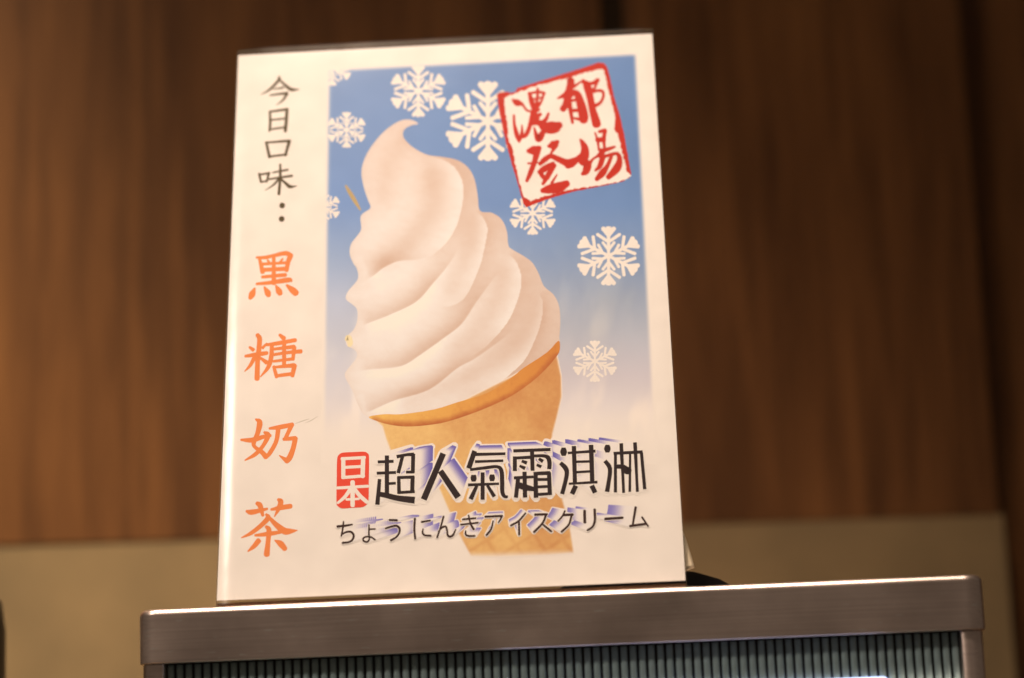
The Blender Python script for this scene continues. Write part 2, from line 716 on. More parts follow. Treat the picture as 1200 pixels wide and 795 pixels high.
M_WHITE = flat_mat('bare_paper_white', tuple(ink((248, 222, 196))), .6, .08)
M_TEXT = flat_mat('faded_black_ink', tuple(ink((86, 68, 40))), .6, .08)
M_ORANGE = flat_mat('orange_ink', tuple(ink((244, 132, 68))), .6, .08)
M_RED = flat_mat('vermilion_ink', tuple(ink((198, 36, 16))), .6, .08)
M_BADGE = flat_mat('coral_red_ink', tuple(ink((240, 76, 52))), .6, .08)
M_TITLE = flat_mat('title_black_ink', tuple(ink((48, 34, 32))), .6, .08)
M_KANA = flat_mat('kana_black_ink', tuple(ink((60, 36, 30))), .6, .08)
M_PRINT = print_mat('continuous_tone_print')

# paper, very slightly wavy
nu, nv = 60, 80
V, F = [], []
for j in range(nv + 1):
    for i in range(nu + 1):
        u = -.1048 + .2096 * i / nu
        v = .0006 + .2962 * j / nv
        V.append((u, v, 0))
for j in range(nv):
    for i in range(nu):
        a = j * (nu + 1) + i
        F.append((a, a + 1, a + nu + 2, a + nu + 1))
paper_me = mesh_obj('paper', V, F, M_WHITE, poster)
bm_ = bpy.data.meshes['paper']
rev, ref = box(-.1048, .1048, .0006, .2968, -.0004, -.0001)
mesh_obj('paper_backing', rev, ref, M_WHITE, poster)


# ---- picture panel: blue winter sky fading to white
def smooth(a, b_, x):
    t = np.clip((x - a) / (b_ - a), 0, 1)
    return t * t * (3 - 2 * t)


def fbm(x, y, seed=0, sc=.02, octs=4):
    r = np.random.default_rng(seed)
    out = np.zeros_like(x)
    amp = 1.0
    for o in range(octs):
        g = r.random((64, 64))
        fx, fy = (x * sc) % 64, (y * sc) % 64
        i, j = fx.astype(int), fy.astype(int)
        tx, ty = fx - i, fy - j
        tx, ty = tx * tx * (3 - 2 * tx), ty * ty * (3 - 2 * ty)
        i2, j2 = (i + 1) % 64, (j + 1) % 64
        i %= 64; j %= 64
        out += amp * ((g[i, j] * (1 - tx) + g[i2, j] * tx) * (1 - ty) + (g[i, j2] * (1 - tx) + g[i2, j2] * tx) * ty - .5)
        amp *= .5
        sc *= 2.1
    return out


gx = np.arange(374, 778, 1.6)
gy = np.arange(56, 545, 1.9)
GX, GY = np.meshgrid(gx, gy)
xl = 384.5 - (GY - 80) * .0145
xr = 745.5 + (GY - 63) * .0505
yt = 82.5 - (GX - 385) * .0540
key_y = np.array([60, 150, 240, 300, 350, 390, 440, 490, 540])
kL = np.array([(134, 151, 178), (128, 148, 179), (124, 146, 181), (153, 163, 182), (188, 185, 191), (204, 195, 194), (222, 206, 198), (236, 214, 198), (248, 222, 196)], float)
kR = np.array([(106, 132, 168), (103, 131, 168), (108, 133, 168), (134, 148, 171), (164, 165, 172), (186, 178, 176), (210, 190, 182), (236, 212, 193), (248, 222, 196)], float)
tX = np.clip((GX - 390) / 360, 0, 1)[..., None]
cl = np.stack([np.interp(GY, key_y, kL[:, k]) for k in range(3)], -1)
crr = np.stack([np.interp(GY, key_y, kR[:, k]) for k in range(3)], -1)
c8 = cl * (1 - tX) + crr * tX
c8 += (fbm(GX, GY, 3, .012) * 10)[..., None]
# pale wisps in the printed sky
wis = smooth(.25, .8, fbm(GX * 1.6, GY * .7 + GX * .5, 9, .014) + .25) * smooth(200, 420, GY)
c8 += wis[..., None] * np.array([20, 15, 6])
fd_ = smooth(465, 535, GY)[..., None]
c8 = c8 * (1 - fd_) + np.array([248, 222, 196.]) * fd_
al = smooth(-1.5, 5, GX - xl) * smooth(-1.5, 5, xr - GX) * smooth(-1.5, 4, GY - yt)
wht = np.array([248, 222, 196.])
c8 = c8 * al[..., None] + wht * (1 - al[..., None])
nc, nrw = len(gx), len(gy)
idx = np.arange(nc * nrw).reshape(nrw, nc)
FQ = np.stack([idx[1:, :-1], idx[1:, 1:], idx[:-1, 1:], idx[:-1, :-1]], -1).reshape(-1, 4)
alf = al.ravel()
FQ = FQ[(alf[FQ] > 0).any(1)]
used = np.unique(FQ)
remap = np.full(nc * nrw, -1)
remap[used] = np.arange(len(used))
art('picture_panel', np.c_[GX.ravel(), GY.ravel()][used], remap[FQ], 1, M_PRINT, poster, cols=ink(np.clip(c8.reshape(-1, 3), 0, 255))[used])


# ---- snowflakes
def snowflake(cx, cy, r, parent):
    S = []
    for k in range(6):
        a = math.radians(60 * k)
        ca, sa = math.cos(a), math.sin(a)

        def P(x, y, wd):
            # x across, y along the arm; upright arms; wider than tall on the slanted view
            X, Y = x * ca - y * sa, x * sa + y * ca
            return (cx + X * r * 1.13, cy + Y * r, wd * r)
        S.append([P(0, 0, .10), P(0, .90, .12)])
        for s in (-1, 1):
            S.append([P(0, .20, .09), P(s * .17, .45, .095)])
            S.append([P(0, .47, .10), P(s * .33, .72, .11)])
            S.append([P(0, .66, .10), P(s * .16, .92, .15)])
        S.append([P(0, .78, .16), P(0, .91, .22)])
    return glyph('snowflake', S, 2, M_WHITE, parent)


for (cx, cy, r) in ((490, 107, 30.5), (406, 152.5, 21), (571.5, 142, 47), (389, 80, 21), (378, 243, 19),
                    (624, 250, 25.5), (713, 300, 35), (697, 423.5, 24.5)):
    snowflake(cx, cy, r, poster)

# ---- soft serve
Z1 = lambda p: [(400 + u / 3.975, 130 + v / 3.975) for u, v in p]
Z2 = lambda p: [(395 + u / 3.975, 300 + v / 3.975) for u, v in p]
Z3 = lambda p: [(500 + u / 3.975, 300 + v / 3.975) for u, v in p]
cream_out = Z1([(358, 60), (322, 42), (270, 48), (200, 95), (140, 165), (105, 230), (93, 290), (105, 360), (125, 420), (135, 452),
                (100, 478), (88, 500), (92, 550), (75, 580), (45, 620), (38, 665), (55, 710), (80, 745)]) \
    + Z2([(85, 45), (97, 80), (92, 115), (50, 165), (40, 200), (70, 226), (92, 250), (93, 300), (75, 345), (42, 378), (45, 418), (85, 440),
          (90, 475), (48, 528), (36, 562), (72, 630), (100, 700), (142, 748)]) \
    + [(470, 494), (520, 486), (575, 466), (620, 436), (653, 404)] \
    + Z3([(617, 380), (622, 300), (615, 230), (590, 180), (545, 140), (520, 80), (490, 30), (450, 0)]) \
    + Z1([(795, 645), (777, 625), (770, 560), (745, 505), (700, 475), (645, 466), (635, 400), (620, 320), (590, 265), (540, 230),
          (470, 215), (400, 205), (340, 175), (300, 140), (286, 112), (295, 85), (325, 68)])


def smooth_ring(pts, n=5):
    P = np.asarray(pts, float)
    N_ = len(P)
    out = []
    for i in range(N_):
        p0, p1, p2, p3 = P[i - 1], P[i], P[(i + 1) % N_], P[(i + 2) % N_]
        for k in range(n):
            t = k / n
            out.append(.5 * ((2 * p1) + (-p0 + p2) * t + (2 * p0 - 5 * p1 + 4 * p2 - p3) * t * t + (-p0 + 3 * p1 - 3 * p2 + p3) * t ** 3))
    return np.array(out)


def ring_dist(P, ring):
    """signed distance (positive inside) of points to a closed ring"""
    a = ring
    b_ = np.roll(ring, -1, 0)
    best = np.full(len(P), 1e9)
    inside = np.zeros(len(P), bool)
    for (ax, ay), (bx, by) in zip(a, b_):
        dx, dy = bx - ax, by - ay
        L2 = dx * dx + dy * dy + 1e-9
        t = np.clip(((P[:, 0] - ax) * dx + (P[:, 1] - ay) * dy) / L2, 0, 1)
        d2 = (P[:, 0] - ax - t * dx) ** 2 + (P[:, 1] - ay - t * dy) ** 2
        best = np.minimum(best, d2)
        c = ((ay > P[:, 1]) != (by > P[:, 1]))
        with np.errstate(divide='ignore', invalid='ignore'):
            xi = (bx - ax) * (P[:, 1] - ay) / (by - ay + 1e-12) + ax
        inside ^= c & (P[:, 0] < xi)
    return np.where(inside, 1, -1) * np.sqrt(best)


def toned_region(name, ring, z, colour_fn, parent, step=1.0, halo=0.0):
    """a printed shape with continuous tone: fine grid snapped to the outline"""
    ring = np.asarray(ring)
    x0, y0 = ring.min(0) - 2 - halo
    x1, y1 = ring.max(0) + 2 + halo
    gx = np.arange(x0, x1, step)
    gy = np.arange(y0, y1, step)
    GX, GY = np.meshgrid(gx, gy)
    P = np.c_[GX.ravel(), GY.ravel()]
    d = ring_dist(P, ring)
    # pull the outermost points onto the outline
    D = d.reshape(GX.shape)
    gyv, gxv = np.gradient(D, step)
    g = np.c_[gxv.ravel(), gyv.ravel()]
    g /= np.maximum(np.linalg.norm(g, axis=1), 1e-3)[:, None]
    near = (d < 0) & (d > -1.45 * step)
    P2 = P.copy()
    P2[near] -= g[near] * d[near][:, None]
    nc, nr_ = len(gx), len(gy)
    idx = np.arange(nc * nr_).reshape(nr_, nc)
    FQ = np.stack([idx[1:, :-1], idx[1:, 1:], idx[:-1, 1:], idx[:-1, :-1]], -1).reshape(-1, 4)
    keep = (d[FQ] > -1.45 * step).all(1) & (d[FQ] >= 0).any(1)
    FQ = FQ[keep]
    used = np.unique(FQ)
    remap = np.full(len(P), -1)
    remap[used] = np.arange(len(used))
    P3 = P2[used]
    cols = colour_fn(P3, np.maximum(d[used], 0))
    return art(name, P3, remap[FQ], z, M_PRINT, parent, cols=ink(np.clip(cols, 0, 255)))


# fold lines of the swirl: (x, y, shade on the upper-left side, shade on the lower-right side)
FOLDS = [
    [(430, 327, 0, 0), (437.7, 323.7, .5, 0), (450, 314, .75, 0), (468, 306.5, .5, 0), (495, 304, .15, .05), (513, 294, .05, .3), (531, 273, 0, .5),
     (541, 243, 0, .6), (542, 215, 0, .75), (533, 197, 0, .7), (518, 187, 0, .5), (500, 183, 0, .1), (492, 181, 0, 0)],
    [(425, 382, 0, 0), (435, 378, .5, 0), (458, 369, .7, 0), (488, 354, .85, 0), (508, 332, .7, 0), (520, 318, .45, 0), (531, 303, .25, 0), (536, 292, 0, 0)],
    [(515, 360, 0, 0), (530, 358, 0, .2), (546, 347, 0, .4), (561, 315, 0, .55), (567.5, 291, 0, .6), (571, 268, 0, .7), (565, 254, 0, .5), (557, 248, 0, 0)],
    [(420, 435, 0, 0), (435, 433.5, .4, 0), (470, 429.6, .75, 0), (493, 416, .85, 0), (521, 396, .8, 0), (541, 380, .7, 0), (558, 355, .5, 0), (574, 333, .25, 0), (586, 318, 0, 0)],
    [(548, 420, 0, 0), (568, 407, .1, .3), (593, 380, 0, .7), (607, 350, 0, .65), (611, 326, 0, .7), (604, 306, 0, .5), (594, 298, 0, 0)],
    [(428, 484, 0, 0), (437, 481, .5, 0), (462, 470, .65, 0), (503, 457, .7, 0), (536, 432, .65, 0), (556, 421, .5, 0), (583, 402, .3, 0), (600, 388, 0, 0)],
    [(560, 468, 0, 0), (575, 458, 0, .6), (596, 440, 0, .8), (616, 420, 0, .7), (632, 384, 0, .6), (636, 356, 0, .45), (630, 342, 0, 0)],
]
SOFT = [([(508, 205), (507, 240), (492, 268), (470, 292), (452, 306)], 15, .30), ([(448, 230), (452, 205), (462, 180), (478, 160)], 14, .16),
        ([(556, 265), (548, 300), (528, 335)], 13, .25), ([(590, 322), (585, 350), (562, 380), (535, 402)], 13, .22),
        ([(628, 356), (620, 385), (596, 412), (560, 432), (520, 452), (480, 468)], 12, .28)]


def poly_near(P, pts, A=None):
    best = np.full(len(P), 1e9)
    sg = np.zeros(len(P))
    amp = np.zeros((len(P), 2))
    for i in range(len(pts) - 1):
        a, b_ = np.array(pts[i][:2]), np.array(pts[i + 1][:2])
        d = b_ - a
        t = np.clip(((P - a) @ d) / (d @ d), 0, 1)
        q = P - a - t[:, None] * d
        d2 = (q * q).sum(1)
        s = d[0] * q[:, 1] - d[1] * q[:, 0]
        mk = d2 < best
        best[mk] = d2[mk]
        sg[mk] = s[mk]
        if A is not None:
            am = np.outer(1 - t, A[i]) + np.outer(t, A[i + 1])
            amp[mk] = am[mk]
    return np.sqrt(best), sg, amp


def cream_tone(P, d):
    x, y = P[:, 0], P[:, 1]
    light = np.array([250, 230, 210.])
    shade = np.array([214, 170, 140.])
    k = np.full(len(P), .15)
    right = np.clip((x - 470) / 180, 0, 1)
    k += .22 * right * smooth(140, 300, y) + .24 * smooth(330, 170, y) * .8
    k += .16 * np.exp(-np.maximum(d, 0) / 7)
    k += fbm(x, y, 5, .02) * .10 + fbm(x + y * .6, y * 2.2 - x * .5, 21, .09, 3) * .07 + fbm(x, y, 22, .45, 2) * .05
    for f in FOLDS:
        c = catmull([p for p in f], 6)
        dist, sg, amp = poly_near(P, c[:, :2], np.clip(c[:, 2:], 0, 1))
        upper = sg < 0
        edge = smooth(0, 1.6, dist)
        k += np.where(upper, amp[:, 0] * np.exp(-(dist / 15) ** 1.5) * .80, 0) * edge
        k += np.where(~upper, amp[:, 1] * np.exp(-(dist / 20) ** 1.4) * .66, 0)
        # bright lip on the lit side of each fold
        k -= np.where(~upper, amp[:, 0] * np.exp(-(dist / 16) ** 1.5) * .26, 0)
        k -= np.where(upper, amp[:, 1] * np.exp(-(dist / 14) ** 1.5) * .28, 0)
    for pts, wd, am in SOFT:
        dist, _, _ = poly_near(P, catmull([(a, b_, 0) for a, b_ in pts], 6)[:, :2])
        k += am * np.exp(-(dist / wd) ** 2)
    k = np.clip(k, -.05, 1.05)[:, None]
    return light * (1 - k) + shade * k


toned_region('soft_serve_swirl', smooth_ring(cream_out, 4), 3, cream_tone, poster, 1.15)

# ---- cone and its rim
cone_out = [(438, 492), (447, 500), (451, 514), (457, 530), (470, 548), (500, 556), (514, 574), (524, 597), (537.5, 628), (551, 653), (580, 654), (640, 652),
            (673.5, 649), (668.6, 617), (660, 585), (650, 560), (646, 530), (648.5, 508), (653.5, 489), (659, 465), (658.5, 441), (652, 410), (600, 440), (520, 480)]


def cone_tone(P, d):
    x, y = P[:, 0], P[:, 1]
    a = np.array([243, 188, 114.])
    b_ = np.array([208, 134, 76.])
    k = .12 + .62 * np.clip((x - 470 - (y - 500) * .45) / 190, 0, 1) ** 1.3
    k += fbm(x, y, 11, .03) * .34 + fbm(x, y, 23, .30, 3) * .16
    # waffle marks
    g1 = np.abs(((x * .55 + y * .85) / 24) % 1 - .5)
    g2 = np.abs(((x * .80 - y * .55) / 24) % 1 - .5)
    k += .24 * smooth(.18, 0, np.minimum(g1, g2)) * smooth(590, 640, y) 
    k = np.clip(k, 0, 1)[:, None]
    c = a * (1 - k) + b_ * k
    f = smooth(0, 3, d) * smooth(655, 643, y - (612 - x) * .02)
    f = np.maximum(f, .0)[:, None]
    return c * f + np.array([248, 222, 196.]) * (1 - f)


toned_region('waffle_cone', cone_out, 4, cone_tone, poster, 1.3)
rim_out = [(432, 488.5), (450, 485.5), (470.5, 485.5), (508, 480), (536, 471.5), (571, 460.5), (600, 442), (613, 431.5), (641, 413), (654, 399.5), (656, 408),
           (652, 418), (631, 441), (600.6, 463.5), (563, 481), (525, 494), (500, 498.5), (475, 500), (455, 497.5), (440, 493)]


def rim_tone(P, d):
    x, y = P[:, 0], P[:, 1]
    t = np.clip(d / 8.5, 0, 1)
    lit = np.array([246, 184, 92.])
    mid = np.array([218, 132, 58.])
    dk = np.array([188, 98, 52.])
    rt_ = np.clip((x - 440) / 210, 0, 1)[:, None]
    base_ = lit * (1 - rt_) + mid * rt_
    low = poly_near(P, [(440, 494), (458, 498.5), (500, 498.5), (525, 494), (563, 481), (600.6, 463.5), (631, 441), (652, 418)])[0]
    k = (smooth(8, 0, low) * .75 + fbm(x, y, 2, .05) * .30 + fbm(x, y, 24, .3, 3) * .16)
    k = np.clip(k, 0, 1)[:, None]
    return base_ * (1 - k) + dk * k


toned_region('cone_rim', smooth_ring(rim_out, 3), 5, rim_tone, poster, 1.0)

# ---- scuffs in the laminate, and a sleeve reflection painted in tan
M_SCUFF = flat_mat('scuffed_laminate', tuple(ink((160, 176, 196))), .6, .1)
M_TAN = flat_mat('tan_glint', tuple(ink((196, 158, 100))), .6, .1)
glyph('scuff_and_glint', [[(405, 218, 2.5), (410, 226, 4.6), (416, 236, 4.6), (422, 246, 2.0)]], 2.7, M_TAN, poster)  # golden reflection off a sleeve crease, put in as flat tan colour
glyph('scuff_and_glint', [[(405, 398, 3), (408, 396, 7), (410, 402, 7), (409, 405, 4)]], 3.6, flat_mat('cream_scrape', tuple(ink((246, 214, 158)))), poster)
M_CREASE = flat_mat('crease_line', tuple(ink((206, 184, 158))), .5)
glyph('crease', [[(346, 496.5, .5), (354, 493.5, 1.1), (362, 491, .6)], [(357, 496, .3), (364, 493, 1.0), (372, 488, .4)]], 1.5, M_CREASE, poster)

# ---- red seal stamp
ZS = lambda p: np.array([(580 + u / 4.297, 65 + v / 4.297) for u, v in p])
st_out = ZS([(8, 200), (22, 188), (62, 183), (80, 190), (105, 182), (112, 165), (220, 132), (330, 98), (450, 60), (520, 36), (548, 38), (566, 62), (578, 110), (600, 215), (628, 300), (650, 400),
             (668, 500), (686, 598), (676, 616), (640, 636), (520, 662), (400, 684), (290, 716), (200, 748), (155, 766), (142, 745), (112, 640), (82, 540), (60, 460), (40, 380), (20, 280)])
st_in = ZS([(44, 216), (70, 205), (120, 184), (210, 152), (300, 132), (430, 94), (500, 76), (541, 68), (552, 90), (566, 150), (590, 250), (604, 300), (606, 340), (600, 372), (618, 398),
            (636, 470), (664, 585), (684, 604), (670, 622), (600, 642), (500, 658), (400, 672), (300, 694), (230, 716), (180, 736), (150, 716), (136, 690), (114, 600), (96, 520), (90, 470), (66, 420), (62, 350), (52, 280)])


def rough_ring(ring, amp, step=1.6):
    out = []
    n_ = len(ring)
    for i in range(n_):
        a, b_ = ring[i], ring[(i + 1) % n_]
        L = np.linalg.norm(b_ - a)
        k = max(1, int(L / step))
        nn_ = np.array([-(b_ - a)[1], (b_ - a)[0]]) / max(L, 1e-6)
        for j in range(k):
            out.append(a + (b_ - a) * j / k + nn_ * (random.random() - .5) * amp)
    return np.array(out)


def poly_art(name, ring, z, mat, parent):
    n_ = len(ring)
    return art(name, ring, [tuple(range(n_))[::-1]], z, mat, parent)


stamp = poly_art('seal_stamp', rough_ring(st_out, .5), 6, M_RED, poster)
tag(stamp, 'red square seal stamp printed askew over the blue sky')
poly_art('seal_ground', rough_ring(st_in, 1.7), 7, M_WHITE, stamp)
S_NONG = to_draw([
    [(62, 195, 30), (120, 232, 80), (190, 250, 40)], [(185, 245, 30), (255, 335, 28), (330, 348, 30)],
    [(80, 400, 28), (85, 520, 36), (118, 660, 56), (150, 752, 30)], [(186, 530, 16), (186, 640, 40), (155, 720, 50)], [(325, 380, 50), (285, 560, 50), (235, 665, 52), (170, 690, 40)],
    [(285, 100, 34), (310, 200, 60), (345, 310, 60)], [(395, 45, 30), (392, 160, 34), (372, 300, 40)], [(270, 115, 26), (400, 90, 34), (490, 105, 30)], [(480, 105, 34), (440, 225, 30), (385, 300, 40)],
    [(300, 200, 26), (440, 165, 24)], [(310, 262, 26), (420, 232, 24)],
    [(330, 365, 40), (415, 325, 36)], [(360, 320, 66), (320, 500, 84)], [(370, 405, 36), (435, 388, 42)], [(410, 400, 40), (390, 470, 40)], [(540, 375, 30), (505, 455, 44), (440, 500, 44)],
    [(300, 505, 60), (410, 500, 70), (510, 560, 130), (620, 560, 140), (690, 530, 80)], [(350, 565, 22), (375, 660, 50), (408, 712, 84), (448, 660, 74), (478, 600, 50)]], 595, 100, 11.357)
S_YU = to_draw([
    [(225, 100, 30), (270, 112, 84), (245, 240, 84), (190, 300, 60), (95, 345, 22)], [(310, 190, 40), (380, 140, 24), (440, 102, 30)],
    [(225, 280, 80), (205, 420, 80), (162, 490, 74)], [(255, 330, 44), (262, 480, 50), (292, 672, 34)], [(315, 250, 46), (360, 300, 84), (410, 450, 104), (438, 580, 112), (440, 640, 96)],
    [(275, 372, 34), (380, 366, 30)], [(280, 506, 44), (410, 505, 40)], [(310, 608, 26), (410, 630, 44)], [(258, 330, 40), (325, 258, 50)],
    [(430, 110, 40), (485, 180, 92), (525, 330, 84), (560, 500, 84), (600, 640, 100), (615, 695, 100)], [(480, 135, 30), (560, 145, 44), (630, 100, 50)],
    [(630, 100, 40), (595, 190, 30), (545, 260, 50)], [(540, 265, 44), (620, 243, 36), (690, 252, 36), (702, 320, 34), (660, 405, 36), (585, 445, 50)]], 645, 85, 11.357)
S_DENG = to_draw([
    [(135, 220, 44), (200, 212, 90), (275, 180, 40)], [(245, 195, 80), (215, 330, 56), (160, 480, 50), (118, 572, 30)], [(135, 365, 22), (250, 355, 18)],
    [(370, 165, 30), (430, 150, 90), (480, 112, 44)], [(462, 150, 50), (400, 252, 22)],
    [(272, 372, 40), (330, 320, 56), (400, 280, 50), (480, 312, 60), (560, 348, 70), (620, 365, 96), (690, 330, 70)],
    [(268, 470, 50), (330, 425, 66), (430, 370, 50)], [(440, 385, 50), (370, 500, 56), (308, 605, 32)], [(280, 475, 46), (320, 530, 46), (370, 525, 46)], [(472, 495, 16), (410, 595, 30)],
    [(300, 682, 50), (380, 665, 90), (500, 640, 104), (590, 598, 70)]], 605, 155, 9.943)
S_CHANG = to_draw([
    [(168, 210, 26), (200, 260, 60), (230, 340, 90), (220, 440, 110), (200, 520, 70)], [(0, 545, 100), (60, 525, 84), (120, 480, 66), (190, 420, 60)], [(190, 500, 90), (262, 545, 96), (240, 635, 84), (195, 672, 40)],
    [(285, 545, 50), (340, 470, 28), (440, 410, 40)], [(365, 120, 22), (400, 230, 30), (415, 350, 26)], [(420, 108, 40), (500, 88, 46)], [(500, 90, 46), (482, 200, 44), (490, 330, 30)],
    [(395, 218, 60), (485, 208, 60)], [(420, 352, 36), (520, 345, 48), (628, 308, 28)], [(480, 360, 60), (420, 425, 60)], [(470, 430, 70), (430, 560, 60), (368, 626, 28)],
    [(440, 455, 40), (610, 402, 40), (675, 415, 50), (690, 500, 70), (650, 600, 96), (540, 715, 60)], [(585, 430, 40), (530, 560, 50), (460, 660, 84), (385, 742, 50)]], 665, 145, 11.357)
for nm, s in (('nong', S_NONG), ('yu', S_YU), ('deng', S_DENG), ('chang', S_CHANG)):
    glyph('seal_character', s, 8, M_RED, stamp, wmul=1.16)

# ---- handwritten-style column
TA = lambda s: to_draw(s, 290, 80, 7.95)
TB = lambda s: to_draw(s, 290, 170, 7.95)
COLUMN = [
    TA([[(295, 85, 20), (290, 115, 22), (230, 180, 20), (180, 220, 14), (125, 245, 4)], [(295, 105, 14), (340, 150, 20), (395, 195, 26), (430, 203, 22), (486, 198, 3)],
        [(240, 198, 8), (335, 183, 16)], [(210, 255, 12), (290, 243, 16), (372, 235, 22)], [(368, 238, 22), (330, 300, 16), (270, 345, 4)]]),
    TA([[(208, 405, 16), (212, 500, 20), (205, 588, 16)], [(205, 408, 16), (375, 384, 20)], [(368, 385, 24), (362, 490, 24), (352, 588, 24)], [(215, 485, 14), (355, 470, 14)], [(210, 572, 14), (350, 552, 14)]]),
    TA([[(175, 692, 20), (205, 830, 22)], [(175, 695, 14), (395, 678, 20)], [(390, 680, 26), (352, 815, 18)], [(205, 825, 16), (365, 805, 16)]]),
    TB([[(110, 270, 20), (125, 345, 16)], [(110, 278, 14), (205, 263, 18)], [(200, 262, 18), (178, 345, 14)], [(125, 347, 14), (185, 336, 14)], [(235, 258, 12), (375, 232, 16)], [(200, 320, 14), (415, 288, 18)],
        [(305, 182, 16), (305, 300, 20), (292, 460, 22)], [(295, 315, 18), (240, 375, 14), (165, 422, 4)], [(315, 320, 14), (375, 375, 24), (400, 390, 24), (462, 383, 3)]]),
    TB([[(318, 563, 42), (328, 566, 42)], [(313, 688, 42), (323, 692, 42)]]),
]
for s in COLUMN:
    glyph('character', s, 2, M_TEXT, poster, wmul=1.28)
TC = lambda s, oy, sc=9.933: to_draw(s, 275, oy, sc)
FLAVOUR = [
    TC([[(255, 168, 20), (350, 168, 30), (450, 147, 30), (590, 118, 38), (655, 148, 44)], [(290, 185, 26), (325, 338, 40)], [(648, 150, 46), (622, 220, 38), (602, 318, 36)], [(455, 150, 30), (455, 470, 38)],
        [(380, 195, 14), (400, 225, 26)], [(560, 180, 14), (530, 225, 24)], [(320, 245, 26), (610, 228, 24)], [(330, 312, 34), (605, 298, 36)], [(320, 395, 26), (590, 370, 34)],
        [(255, 475, 22), (400, 462, 32), (620, 430, 42), (662, 440, 20)], [(235, 525, 16), (205, 590, 54), (180, 640, 34)], [(345, 510, 16), (382, 575, 52), (395, 608, 40)],
        [(480, 495, 16), (512, 555, 52), (530, 588, 42)], [(605, 490, 20), (670, 545, 54), (712, 582, 54)]], 285),
    TC([[(265, 125, 36), (290, 185, 42), (268, 420, 40), (260, 635, 44)], [(125, 372, 24), (260, 352, 38), (375, 335, 32)], [(175, 268, 22), (215, 298, 34)], [(375, 225, 16), (325, 275, 26)],
        [(232, 385, 36), (180, 480, 28), (115, 550, 8)], [(290, 385, 18), (370, 445, 38)], [(525, 125, 26), (572, 165, 40)], [(350, 243, 20), (480, 226, 34), (705, 185, 34)],
        [(432, 250, 34), (425, 380, 38), (390, 500, 34), (300, 612, 10)], [(455, 290, 24), (690, 262, 34)], [(440, 357, 24), (600, 332, 28), (770, 316, 36)], [(450, 432, 22), (685, 402, 28)],
        [(575, 205, 34), (575, 470, 34)], [(692, 268, 36), (678, 410, 28)], [(455, 495, 28), (488, 612, 32)], [(450, 502, 20), (690, 478, 38)], [(695, 480, 42), (670, 600, 34)], [(480, 602, 28), (680, 576, 32)]], 380),
    TC([[(245, 112, 16), (290, 150, 48), (268, 270, 40), (222, 385, 36), (235, 435, 30), (310, 490, 38), (365, 550, 46)], [(345, 265, 22), (388, 300, 42), (330, 420, 32), (240, 520, 34), (120, 590, 12)],
        [(75, 352, 20), (200, 355, 42), (330, 318, 34), (415, 302, 26)], [(405, 220, 20), (520, 205, 38), (672, 175, 36)], [(662, 180, 40), (625, 260, 34), (588, 340, 34)], [(570, 345, 28), (705, 333, 38)],
        [(705, 335, 42), (680, 450, 42), (640, 555, 48), (602, 600, 44)], [(602, 592, 42), (520, 535, 10)], [(508, 215, 40), (482, 370, 36), (405, 510, 36), (352, 562, 24)]], 480),
    TC([[(130, 225, 22), (190, 235, 42), (355, 200, 20)], [(245, 138, 32), (278, 165, 42), (308, 272, 24)], [(400, 207, 20), (500, 187, 38), (612, 170, 38)], [(478, 98, 26), (505, 122, 42), (480, 200, 34), (435, 285, 8)],
        [(345, 260, 20), (365, 298, 40), (290, 380, 36), (180, 465, 30), (75, 515, 10)], [(375, 290, 24), (450, 370, 42), (540, 440, 54), (600, 445, 44), (688, 435, 6)], [(225, 490, 20), (360, 475, 36), (500, 455, 26)],
        [(345, 395, 26), (375, 432, 40), (365, 560, 38), (350, 700, 48)], [(262, 548, 42), (210, 610, 36), (145, 665, 12)], [(440, 545, 12), (500, 580, 48), (550, 638, 40)]], 575, 9.356),
]
for s in FLAVOUR:
    glyph('flavour_character', s, 2, M_ORANGE, poster, wmul=1.4)

# ---- red badge with two white characters
ZB = lambda p: np.array([(385 + u / 9.35, 520 + v / 9.35) for u, v in p])
badge = poly_art('badge', smooth_ring(ZB([(92, 180), (112, 122), (160, 98), (280, 92), (385, 88), (424, 105), (442, 150), (440, 400), (437, 610), (420, 662), (370, 695), (250, 703), (150, 710), (105, 688), (85, 640), (88, 400)]), 4), 6, M_BADGE, poster)
tag(badge, 'coral red rounded badge with two white characters')
TD = lambda s: to_draw(s, 385, 520, 9.35)
glyph('badge_character', TD([[(160, 165, 48), (160, 365, 48)], [(145, 166, 36), (395, 152, 36)], [(378, 155, 50), (372, 360, 50)], [(180, 260, 34), (360, 250, 34)], [(150, 372, 36), (385, 354, 36)]]), 7, M_WHITE, badge, wmul=.95)
glyph('badge_character', TD([[(95, 486, 34), (430, 466, 34)], [(262, 420, 52), (262, 678, 50)], [(240, 495, 46), (180, 580, 40), (100, 650, 28)], [(280, 490, 40), (340, 570, 46), (418, 640, 44)], [(195, 612, 28), (330, 605, 28)]]), 7, M_WHITE, badge, wmul=.95)

